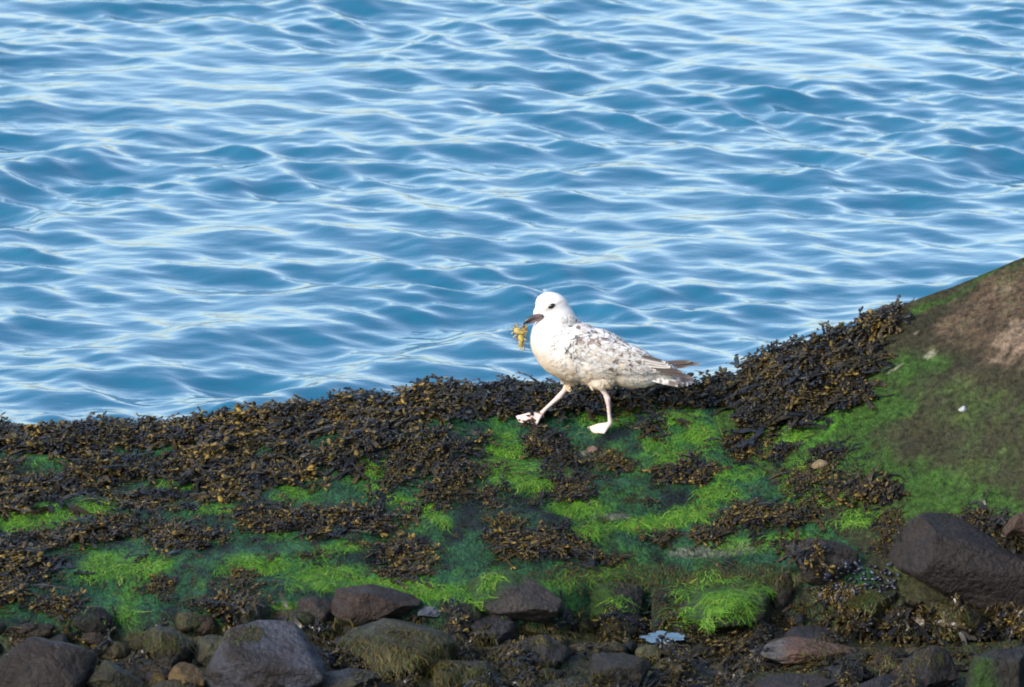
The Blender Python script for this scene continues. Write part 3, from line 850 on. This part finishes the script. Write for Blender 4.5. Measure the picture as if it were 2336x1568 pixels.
def olive_patch(cu, cv, ru, rv, n):
    for _ in range(n):
        b = ga.uniform(0, 6.28); q = ga.random() ** .6 * 1.1
        h = hit_all(cu + ru * q * math.cos(b), cv + rv * q * math.sin(b))
        if h is None or h[0].y > -.6: continue
        n_ = np.array(h[1]); dn = np.array([ga.normal(0, .5), -.7, -.7]); dn = dn - n_ * (dn @ n_)
        if np.linalg.norm(dn) < .1: continue
        dn /= np.linalg.norm(dn)
        c = [np.array([.075, .062, .018]), np.array([.035, .030, .012]), np.array([.05, .075, .016]), np.array([.13, .095, .03])][ga.choice(4, p=[.35, .35, .22, .08])]
        strand(np.array(h[0]), dn, np.cross(dn, n_), n_, ga.uniform(.015, .05), ga.uniform(.0007, .0018), c * ga.uniform(.5, 1.3))


for e in BRIGHT:
    w = e[5] if len(e) > 5 else 1.0
    algae_patch(e[0], e[1], e[2], e[3], e[4] if len(e) > 4 else 0, int(e[2] * e[3] * 3.14 / 9 * w), .75 + .25 * w)
algae_patch(1700, 1345, 70, 26, 15, 700)
algae_patch(1610, 1385, 80, 26, -30, 700)
for (u_, v_, a_, b_, n_s) in [(905, 1490, 130, 55, 900), (1060, 1480, 80, 50, 500), (2145, 1412, 62, 44, 700), (1300, 1440, 120, 30, 700), (1100, 1520, 160, 50, 900), (760, 1450, 60, 40, 300), (1600, 1500, 120, 40, 400), (2000, 1480, 160, 40, 500), (1200, 1545, 200, 30, 500), (1400, 1310, 180, 26, 700), (1700, 1310, 120, 26, 500), (1960, 1370, 70, 30, 300), (350, 1460, 90, 20, 200), (540, 1440, 60, 20, 200)]:
    olive_patch(u_, v_, a_, b_, n_s)
# dim film of short strands everywhere on the ledge
for _ in range(9000):
    u = ga.uniform(-60, 2010); v = ga.uniform(1000, 1420)
    h = hit_all(u, v)
    if h is None or h[2] >= 0: continue
    n_ = np.array(h[1]); dn = np.array([ga.normal(0, .8), -1, -.25]); dn = dn - n_ * (dn @ n_); dn /= np.linalg.norm(dn)
    c = [np.array([0.014, 0.048, 0.026]), np.array([0.028, 0.085, 0.016]), np.array([.012, .012, .010]), np.array([.030, .045, .042]), np.array([.05, .032, .010])][ga.choice(5, p=[.36, .26, .2, .1, .08])]
    strand(np.array(h[0]), dn, np.cross(dn, n_), n_, ga.uniform(.012, .04), ga.uniform(.0006, .0014), c * ga.uniform(.3, 1.7))
o = obj('green_algae', mesh('green_algae', np.concatenate(gv), np.concatenate(gf), M_ALGAE, np.concatenate(gc)))
tag(o, 'bright green stringy algae spread in patches over the wet ledge', 'algae', kind='stuff')

# ------------------------------------------------------------------ mussels and small stones on the rocks
def small_stone(name, u, v, ru, rv, seed, c, label, cat):
    h = hit_all(u, v); s = (h[0].y - CAM[1]) / FPX / K
    P = rock_shape(seed, (), 5, ICO2, .05) * np.array([ru * s, ru * s * .8, rv * s])
    cc = np.tile(np.array(c), (len(P), 1)) * (1 + .25 * fbm3(P * 60 + seed, seed, 2)[:, None])
    o = obj(name, mesh(name, P, ICO2[1], M_ROCK, cc)); o.location = h[0] + h[1] * rv * s * .45
    tag(o, label, cat)
    return o


small_stone('shell', 2198, 936, 11, 8, 71, (.36, .38, .39), 'small white shell alone on the olive face of the rock slope', 'shell')
small_stone('pebble', 1872, 1062, 22, 11, 72, (.15, .115, .065), 'cream coloured stone lodged at the edge of the green slope', 'pebble')
small_stone('pebble', 1352, 1028, 14, 8, 73, (.12, .08, .06), 'tiny pinkish pebble on the dark film below the gull', 'pebble')
small_stone('pebble', 1545, 1466, 9, 7, 74, (.50, .48, .40), 'tiny whitish pebble at the lower rim of the bright tide pool', 'pebble')
mv, mf, mc, mo = [], [], [], 0
for i in range(70):
    a = ga.uniform(0, 6.28); q = math.sqrt(ga.random())
    h = hit_all(1965 + 95 * q * math.cos(a), 1318 + 40 * q * math.sin(a))
    if h is None: continue
    P = ICO2[0] * np.array([.010, .0055, .0045]) * ga.uniform(.7, 1.3)
    P[:, 1] *= 1 - .4 * P[:, 0] / .012
    b = ga.uniform(0, 6.28); t = ga.uniform(-.7, .7)
    R = np.array(Matrix.Rotation(b, 3, 'Z') @ Matrix.Rotation(t, 3, 'Y'))
    mv.append(P @ R.T + np.array(h[0] + h[1] * .004)); mf.append(ICO2[1] + mo); mo += len(P)
    mc.append(np.tile(np.array([.014, .018, .030]) * ga.uniform(.6, 1.8), (len(P), 1)))
o = obj('mussel_cluster', mesh('mussel_cluster', np.concatenate(mv), np.concatenate(mf), M_BILL, np.concatenate(mc)))
tag(o, 'blue black cluster of mussels left of the largest dark boulder', 'mussels', kind='stuff')

# ------------------------------------------------------------------ the gull
# survey of the bird: q units (close-up picture, 0.340 mm each)
def q2s(cx, cy):
    return (1450 + np.asarray(cx, float) / 3.1357) * 2336 / 3000, (820 + np.asarray(cy, float) / 3.1357) * 2336 / 3000


hf = hit(*[float(t) for t in q2s(300, 1300)]); hn = hit(*[float(t) for t in q2s(950, 1395)])
YB = 0.5 * (hf[0].y + hn[0].y)
Q = 0.340e-3


def bw(cx, cy, dy=0.0):
    """a point of the bird: close-up coordinates, dy metres away from the viewer -> world"""
    u, v = q2s(cx, cy)
    return at(u, v, YB + np.asarray(dy, float))


root_loc = np.array([hn[0].x - .06, YB, 0.5 * (hf[0].z + hn[0].z)])
gull = bpy.data.objects.new('gull', None); C.objects.link(gull); gull.location = root_loc; gull.empty_display_size = .1
tag(gull, 'white gull mottled brown striding left along the weedy ledge', 'bird')
_bm = bmesh.new(); bmesh.ops.create_uvsphere(_bm, u_segments=32, v_segments=20, radius=1.0); bmesh.ops.triangulate(_bm, faces=_bm.faces)
SPH = (np.array([v.co[:] for v in _bm.verts]), np.array([[v.index for v in f.verts] for f in _bm.faces])); _bm.free()


def ellipsoid(cx, cy, rx, ry, rl, rot=0, dy=0, yaw=0):
    """rx, ry in q units in the picture plane, rl lateral in q units; rot degrees clockwise on the picture"""
    P = SPH[0] * np.array([rx, rl, ry]) * Q
    R = Matrix.Rotation(math.radians(rot), 3, 'Y') @ Matrix.Rotation(math.radians(yaw), 3, 'Z')
    return P @ np.array(R).T + bw(cx, cy, dy), SPH[1]


def tube(pts, n=12, caps=True):
    """pts: list of (world point, radius)"""
    V, F = [], []
    P = [np.array(p, float) for p, r in pts]
    for i, (p, r) in enumerate(pts):
        d = P[min(i + 1, len(P) - 1)] - P[max(i - 1, 0)]; d /= np.linalg.norm(d)
        a = np.cross(d, [0, 1, 0]); a /= np.linalg.norm(a); b = np.cross(d, a)
        rr = r if isinstance(r, tuple) else (r, r)
        for k in range(n):
            t = 2 * math.pi * k / n
            V.append(P[i] + a * math.cos(t) * rr[0] + b * math.sin(t) * rr[1])
    m = len(pts)
    for i in range(m - 1):
        for k in range(n):
            j = (k + 1) % n
            F += [(i * n + k, i * n + j, (i + 1) * n + j), (i * n + k, (i + 1) * n + j, (i + 1) * n + k)]
    V += [P[0], P[-1]]
    for k in range(n):
        j = (k + 1) % n
        F += [(m * n, j, k), (m * n + 1, (m - 1) * n + k, (m - 1) * n + j)]
    return np.array(V), np.array(F)


def join(parts):
    vs, fs, o = [], [], 0
    for v, f in parts: vs.append(v); fs.append(f + o); o += len(v)
    return np.concatenate(vs), np.concatenate(fs)


def remesh(V, F, voxel, smooth=0, factor=.5):
    me = mesh('tmp', V, F); o = obj('tmp', me)
    m = o.modifiers.new('r', 'REMESH'); m.mode = 'VOXEL'; m.voxel_size = voxel
    if smooth:
        s = o.modifiers.new('s', 'SMOOTH'); s.factor = factor; s.iterations = smooth
    dg = bpy.context.evaluated_depsgraph_get(); dg.update()
    ev = o.evaluated_get(dg); e = ev.to_mesh()
    VV = np.empty(len(e.vertices) * 3, np.float32); e.vertices.foreach_get('co', VV); VV = VV.reshape(-1, 3).astype(float)
    e.calc_loop_triangles()
    FF = np.empty(len(e.loop_triangles) * 3, np.int32); e.loop_triangles.foreach_get('vertices', FF); FF = FF.reshape(-1, 3)
    ev.to_mesh_clear(); bpy.data.objects.remove(o); bpy.data.meshes.remove(me)
    return VV, FF


torso = [ellipsoid(525, 232, 158, 122, 108, 14), ellipsoid(440, 290, 100, 76, 72, -35), ellipsoid(590, 360, 190, 150, 125, 60), ellipsoid(560, 560, 262, 240, 190, 70),
         ellipsoid(700, 650, 360, 285, 205, 20), ellipsoid(880, 700, 420, 268, 205, 14), ellipsoid(1150, 770, 400, 200, 165, 17), ellipsoid(1400, 830, 260, 92, 110, 12),
         ellipsoid(960, 930, 120, 90, 70, 0, -.03), ellipsoid(700, 890, 120, 80, 70, 0, .03)]
TVs, TFs = remesh(*join(torso), 0.0045, 14)

YF = hf[0].y - YB; YN = hn[0].y - YB
far_leg = tube([(bw(720, 880, .03), .016), (bw(672, 950, .032), .0125), (bw(640, 1015, .034), .0082), (bw(592, 1072, YF * .9), .0092), (bw(540, 1118, YF * .95), .0068), (bw(470, 1180, YF), .0058), (bw(432, 1222, YF), .0072)])
near_leg = tube([(bw(965, 930, -.035), .018), (bw(990, 1005, -.036), .010), (bw(1015, 1050, -.036), .0078), (bw(1036, 1092, -.037), .0098), (bw(1042, 1150, YN), .0066), (bw(1050, 1240, YN), .0056), (bw(1060, 1312, YN), .0074)])


def foot(ank, tips, webs, thick, r):
    """three toes from the ankle with web membranes between them"""
    parts = [tube([(ank, r), (ank * .5 + t * .5 + np.array([0, 0, .003]), r * .85), (t, r * .45)], 8) for t in tips]
    for a, b, w in zip(tips[:-1], tips[1:], webs):
        # slab: ankle, a, mid edge, b
        mid = (a + b) * .5 * w + ank * (1 - w)
        top = [ank, a, mid, b]; nn = np.cross(a - ank, b - ank); nn /= np.linalg.norm(nn)
        V = np.array([p + nn * thick for p in top] + [p - nn * thick for p in top])
        F = np.array([(0, 1, 2), (0, 2, 3), (4, 6, 5), (4, 7, 6), (0, 4, 5), (0, 5, 1), (1, 5, 6), (1, 6, 2), (2, 6, 7), (2, 7, 3), (3, 7, 4), (3, 4, 0)])
        parts.append((V, F))
    return parts


ank_f = bw(430, 1228, YF); ank_n = bw(1058, 1322, YN)
feet = foot(ank_f, [bw(192, 1256, YF + .02), bw(205, 1330, YF - .004), bw(372, 1350, YF - .022)], [.93, .96], .0028, .006)
feet += foot(ank_n, [bw(850, 1362, YN + .026), bw(885, 1408, YN - .006), bw(1000, 1412, YN - .03)], [.95, .95], .0028, .0065)
feet += [tube([(bw(432, 1232, YF + .004), .005), (bw(448, 1262, YF + .006), .0025)], 8), tube([(bw(1070, 1310, YN + .004), .0045), (bw(1086, 1318, YN + .006), .0022)], 8)]
BV_, BF_ = remesh(*join([(TVs, TFs), far_leg, near_leg] + feet), 0.0024, 2, .4)


def q_of(P):
    u, v = survey(P)
    return (u * 3000 / 2336 - 1450) * 3.1357, (v * 3000 / 2336 - 820) * 3.1357


def plume_col(P, mott=1.0):
    cx, cy = q_of(P)
    n1 = fbm3(P * 38, 401, 4); n2 = fbm3(P * np.array([70, 90, 120]), 411, 3); n3 = fbm3(P * 14, 421, 2)
    white = np.array([.54, .53, .52]); buff = np.array([.36, .265, .15]); brown = np.array([.20, .155, .12])
    c = np.tile(white, (len(P), 1))
    # buff wash low on the breast and belly, partly underside shade painted in
    low_edge = np.interp(cx, [300, 420, 560, 700, 900, 1100, 1300], [700, 830, 905, 960, 1000, 1015, 960])
    b = sstep(260, 10, low_edge - cy + 70 * n3)
    b = b * sstep(1300, 1050, cx)
    b = (b * (.72 + .5 * n2))[:, None].clip(0, .95)
    c = c * (1 - b) + buff * b
    # pale grey brown mottling on flank and mantle
    m = mott * sstep(.12, .42, n1 + .25 * n2) * sstep(430, 620, cy + .25 * (cx - 500)) * sstep(520, 760, cx)
    c = c * (1 - .55 * m[:, None]) + brown * .55 * m[:, None]
    m2 = sstep(.15, .45, n2 + .3 * n1) * sstep(760, 900, cy) * .4
    c = c * (1 - m2[:, None]) + np.array([.30, .22, .14]) * m2[:, None]
    # eye smudge
    for (ex, ey, rx, ry, w) in [(505, 258, 66, 26, .6), (590, 212, 66, 16, .45), (440, 348, 70, 10, .6)]:
        a = math.radians(-28); du = cx - ex; dv = cy - ey
        r = np.sqrt(((du * math.cos(a) + dv * math.sin(a)) / rx) ** 2 + ((-du * math.sin(a) + dv * math.cos(a)) / ry) ** 2)
        k = (w * (1 - sstep(.3, 1.2, r)))[:, None]
        c = c * (1 - k) + np.array([.20, .19, .20]) * k
    return c


base_col = lambda P: plume_col(P, 0.35)
bcol = plume_col(BV_)
cx, cy = q_of(BV_)
skin = np.clip(sstep(1012, 1035, cy) + sstep(960, 985, cy) * (cx < 720), 0, 1)[:, None]
pinkish = np.array([.52, .40, .37]) * (1 + .08 * fbm3(BV_ * 60, 431, 3)[:, None])
bcol = bcol * (1 - skin) + pinkish * skin
body = obj('body', mesh('body', BV_ - root_loc, BF_, M_FEATHER, np.clip(bcol, .01, .84)), gull)
BODY_BVH = BVHTree.FromPolygons(BV_.tolist(), BF_.tolist())

# folded wing on each side
def wing_geo(side):
    P1 = ellipsoid(1010, 690, 450, 150, 60, 17, side * -.052, side * 4)
    P2 = ellipsoid(1330, 770, 300, 78, 52, 13, side * -.036, side * 8)
    return remesh(*join([P1, P2]), .005, 8)


def feather(p0, p1, nrm, w, cols, bend=.12, rows=6, tipw=.25):
    """a bent, cupped blade from p0 to p1; cols(t, s) gives the colour across it"""
    ax = p1 - p0; L = np.linalg.norm(ax); d = ax / L
    sd = np.cross(d, nrm); sd /= np.linalg.norm(sd); n = np.cross(sd, d)
    V, F, Cc = [], [], []
    for i in range(rows):
        t = i / (rows - 1)
        wd = w * (math.sin(min(1, t * 1.6 + .25) * math.pi / 2) if t < .6 else 1 - (1 - tipw) * ((t - .6) / .4) ** 2)
        for s in (-1, 0, 1):
            V.append(p0 + d * L * t + sd * s * wd + n * (bend * L * (t * (1 - t)) + (0.18 * w if s == 0 else 0)))
            Cc.append(cols(t, s))
        if i:
            o = (i - 1) * 3
            F += [(o, o + 1, o + 4, o + 3), (o + 1, o + 2, o + 5, o + 4)]
    return np.array(V), np.array(F), np.array(Cc)


FW_ = np.array([1.0, 0, -.30]); FW_ /= np.linalg.norm(FW_)     # feathers lie towards the tail
fr = np.random.default_rng(17)
WHITE = np.array([.53, .52, .515]); BROWN_F = np.array([.135, .108, .095]); GREYB = np.array([.30, .27, .25])


def covert_col(kind, base):
    k = fr.uniform(.75, 1.1); j = fr.uniform(.93, 1.04)
    W = base * j
    if kind == 0:  return lambda t, s: W * (1 - .03 * (s == 0))
    if kind == 1:  return lambda t, s: W if (s != 0 and t < .4) or t > .86 or t < .25 else BROWN_F * k * (1 if s == 0 else 1.8)
    if kind == 2:  return lambda t, s: (GREYB * k if .35 < t < .85 and s == 0 else W * (.97 if s else .9))
    if kind == 4:  return lambda t, s: (np.array([.50, .43, .34]) * k if .4 < t < .8 else W * .96)
    return lambda t, s: (BROWN_F * k * (1.3 if s else 1) if .2 < t < .9 else W)


def plumage(V, F, name, parent, n, size, pick, region, cap=None):
    """small overlapping feathers rooted on the surface V, F"""
    tri = V[F]; cr = np.cross(tri[:, 1] - tri[:, 0], tri[:, 2] - tri[:, 0]); A = np.linalg.norm(cr, axis=1); N = cr / (A[:, None] + 1e-12)
    idx = fr.choice(len(F), n, p=A / A.sum()); w = fr.dirichlet((1, 1, 1), n)
    P = (tri[idx] * w[:, :, None]).sum(1); Nn = N[idx]
    qx, qy = q_of(P)
    base = base_col(P)
    vs, fs, cs, o = [], [], [], 0
    for i in range(n):
        if not region(qx[i], qy[i], Nn[i]): continue
        nn = Nn[i]
        d = FW_ + fr.normal(0, .10, 3); d = d - nn * (d @ nn)
        l = np.linalg.norm(d)
        if l < .25: continue
        d /= l
        L, wd = size(qx[i], qy[i]); L *= fr.uniform(.8, 1.2); wd *= fr.uniform(.85, 1.15)
        p0 = P[i] - nn * .0015; p1 = p0 + d * L + nn * (.0016 * L / .02 + fr.uniform(0, .0008))
        v, f, c = feather(p0, p1, nn, wd, covert_col(pick(qx[i], qy[i]), base[i]), .10, 5, .45)
        vs.append(v); fs.append(f + o); cs.append(c); o += len(v)
    ob = obj(name, mesh(name, np.concatenate(vs) - root_loc, np.concatenate(fs), M_FEATHER, np.clip(np.concatenate(cs), .01, .84)), parent)
    ob['kind'] = 'stuff'
    return ob


def pick_body(x, y):
    top = np.interp(x, [500, 700, 900, 1100, 1300, 1500], [300, 350, 430, 510, 600, 700])
    dep = y - top
    r = fr.random()
    if x < 620: return 0 if r < .9 else 2
    if dep < 130 and x > 660: return 1 if r < .20 else (3 if r < .25 else (2 if r < .50 else 0))
    if dep < 260 and x > 560: return 2 if r < .36 else (1 if r < .42 else 0)
    return 4 if r < .36 else (2 if r < .44 else 0)


def size_body(x, y):
    if x < 640: return .014, .0052
    return .023, .0078


plumage(BV_, BF_, 'plumage', gull, 3600, size_body, pick_body, lambda x, y, n: (x > 560 and y > 330 and y < 985 and not (x < 900 and y > 820 and fr.random() < .45)) or (x > 470 and y > 480 and y < 800))


def pick_wing(x, y):
    r = fr.random()
    line = 620 + (x - 700) * .30
    if y < line - 40: return 1 if r < .26 else (3 if r < .32 else (2 if r < .56 else 0))
    if 1000 < x < 1200 and 720 < y < 830: return 3 if r < .34 else (1 if r < .55 else (4 if r < .75 else 0))
    return 2 if r < .34 else (4 if r < .50 else (1 if r < .54 else 0))


for side in (1, -1):
    WV, WF = wing_geo(side)
    wc = np.tile(WHITE * .95, (len(WV), 1))
    wing = obj('wing', mesh('wing', WV - root_loc, WF, M_FEATHER, wc), gull)
    plumage(WV, WF, 'wing_covert', wing, 1150, lambda x, y: (.030, .0098), pick_wing, (lambda x, y, n: n[1] < .3) if side == 1 else (lambda x, y, n: n[1] > -.3))
    # long flight feathers: dark with pale edges
    Yw = -.058 * side
    edge = lambda t, s: (np.array([.62, .58, .54]) if (s == 1 or t > .93) else BROWN_F * (.45 + .2 * (s == 0)))
    rows = [((1290, 700), (1565, 762), 13), ((1330, 735), (1590, 785), 12), ((1300, 765), (1610, 800), 12), ((1240, 800), (1560, 815), 11), ((1180, 830), (1480, 835), 11)]
    if side == -1: rows = rows[:3]
    for k, (a, b, w) in enumerate(rows):
        v, f, c = feather(bw(*a, Yw * (1 - .05 * k)), bw(*b, Yw * .8), np.array([0, -side, .45]), w * Q * 1.9, edge, .05, 7, .5)
        obj('tertial_feather', mesh('tertial_feather', v - root_loc, f, M_FEATHER, c), wing)
    prim = [((1480, 775), (1885, 772), 15), ((1500, 770), (1800, 752), 14), ((1470, 790), (1760, 798), 13)] if side == -1 else [((1450, 805), (1800, 898), 15), ((1430, 800), (1720, 846), 14)]
    for k, (a, b, w) in enumerate(prim):
        v, f, c = feather(bw(*a, Yw * .8), bw(*b, (Yw * .95 if side == 1 else Yw * .1) + .004 * k), np.array([0, -.8, .6]), w * Q * 1.7, lambda t, s: BROWN_F * (.5 if s else .36) * (1 if t < .95 else 2.2), .03, 7, .35)
        obj('flight_feather', mesh('flight_feather', v - root_loc, f, M_FEATHER, c), wing)
# tail fan
tail = bpy.data.objects.new('tail', None); C.objects.link(tail); tail.parent = gull


def tail_col(k):
    def f(t, s):
        if k == 0: return np.array([.085, .065, .055]) if t > .3 else WHITE
        bar = (math.sin(t * 30 + k * 1.7 + s) > .25 and t > .32) or .80 < t < .95
        return np.array([.11, .095, .09]) * (1.3 if s else .8) if bar else WHITE * .92
    return f


TAIL_ENDS = [(1800, 892), (1822, 912), (1826, 930), (1808, 946), (1776, 957), (1732, 963), (1682, 964)]
for k, (ex, ey) in enumerate(TAIL_ENDS):
    v, f, c = feather(bw(1345, 852 + 5 * k, -.010 - .002 * k), bw(ex, ey, .025 - .012 * k), np.array([0.1, -.95, .35]), 27 * Q, tail_col(k), .02, 14, .7)
    obj('tail_feather', mesh('tail_feather', v - root_loc, f, M_FEATHER, c), tail)
und = plumage(*ellipsoid(1430, 862, 150, 52, 60, 14), 'tail_covert', tail, 260, lambda x, y: (.026, .007), lambda x, y: 0 if fr.random() < .8 else 2, lambda x, y, n: True)

# bill
bill = bpy.data.objects.new('bill', None); C.objects.link(bill); bill.parent = gull


def bill_part(name, pts, colf):
    V, F = tube([(bw(x, y, dy), (rz * Q, rl * Q)) for x, y, dy, rz, rl in pts], 14)
    cx, cy = q_of(V)
    return obj(name, mesh(name, V - root_loc, F, M_BILL, colf(cx, cy)), bill)


def up_col(cx, cy):
    t = sstep(300, 345, cx)[:, None]; t2 = sstep(350, 400, cx)[:, None]
    return np.array([.006, .008, .009]) * (1 - t) + (np.array([.040, .032, .034]) * (1 - t2) + np.array([.13, .09, .09]) * t2) * t


bill_part('upper_mandible', [(448, 326, -.016, 24, 26), (400, 335, -.021, 29, 24), (352, 348, -.025, 29, 19), (318, 364, -.027, 25, 15), (291, 381, -.029, 19, 11), (272, 398, -.030, 12, 8), (265, 416, -.0305, 4, 3)], up_col)
bill_part('lower_mandible', [(455, 344, -.017, 17, 22), (400, 356, -.021, 20, 20), (354, 373, -.025, 18, 15), (322, 388, -.027, 13, 11), (292, 400, -.028, 6, 5)], lambda a, b: np.array([.06, .03, .03]) * (1 - sstep(315, 370, a)[:, None]) + np.array([.20, .12, .11]) * sstep(315, 370, a)[:, None])
# eyes
M_EYE, _nt, _b = new_mat('eye_gloss'); _b.inputs['Base Color'].default_value = (.008, .007, .007, 1); _b.inputs['Roughness'].default_value = .08
de = Vector(ray(*q2s(520, 240))); de.normalize()
loc, nrm, _, _ = BODY_BVH.ray_cast(CV, de)
for sgn in (1, -1):
    E = SPH[0] * np.array([.0118, .0045, .0072]); R = np.array(Matrix.Rotation(math.radians(-32), 3, 'Y')); E = E @ R.T
    p = np.array(loc)
    if sgn < 0:
        l2, n2, _, _ = BODY_BVH.ray_cast(Vector((p[0], YB + .3, p[2])), Vector((0, -1, 0))); p = np.array(l2)
    obj('eye', mesh('eye', E + p - root_loc, SPH[1], M_EYE), gull)

# the scrap in its bill
sc_r = np.random.default_rng(3)
P0 = bw(235, 490, -.022)
parts, pc = [], []


def scrap(cx, cy, rx, ry, rl, rot, c, seed, dy=-.022):
    P = rock_shape(seed, (), 6, ICO2, .38) * np.array([rx, rl, ry]) * Q
    P = P @ np.array(Matrix.Rotation(math.radians(rot), 3, 'Y')).T + bw(cx, cy, dy)
    parts.append((P, ICO2[1])); pc.append(np.tile(np.array(c), (len(P), 1)) * (1 + .35 * fbm3(P * 140, seed, 2)[:, None]))


YEL = (.36, .28, .10); DY = (.20, .15, .06)
scrap(222, 470, 52, 32, 30, 12, YEL, 81); scrap(196, 462, 30, 20, 20, -25, YEL, 85); scrap(262, 500, 24, 40, 20, 10, DY, 86); scrap(240, 530, 34, 46, 24, 0, (.36, .28, .08), 82); scrap(245, 585, 22, 44, 18, 5, (.28, .23, .08), 83); scrap(270, 455, 30, 40, 26, 10, (.20, .12, .04), 84, -.018)
for (a, b, r0) in [((180, 450), (165, 395), 7), ((205, 445), (195, 405), 6), ((255, 430), (278, 398), 9), ((285, 470), (300, 545), 7), ((262, 560), (290, 610), 6), ((240, 600), (226, 650), 6), ((250, 600), (252, 665), 6), ((175, 480), (150, 500), 7), ((285, 440), (295, 410), 8), ((190, 520), (200, 570), 6), ((170, 460), (140, 450), 7), ((200, 440), (215, 400), 8), ((260, 540), (305, 560), 8), ((225, 560), (205, 620), 7), ((270, 470), (310, 480), 8), ((215, 500), (165, 530), 8), ((255, 600), (275, 650), 6)]:
    m_ = ((a[0] + b[0]) / 2 + sc_r.normal(0, 6), (a[1] + b[1]) / 2)
    V, F = tube([(bw(*a, -.022), r0 * Q), (bw(*m_, -.026), r0 * .8 * Q), (bw(*b, -.022), r0 * .4 * Q)], 6)
    parts.append((V, F)); pc.append(np.tile(np.array(DY if sc_r.random() < .5 else YEL), (len(V), 1)))
V, F = join(parts)
food = obj('food_scrap', mesh('food_scrap', V - P0, F, M_ALGAE, np.clip(np.concatenate(pc), .01, .8))); food.location = P0
tag(food, 'small ragged yellow scrap with thin legs dangling from the gull bill', 'food scrap')
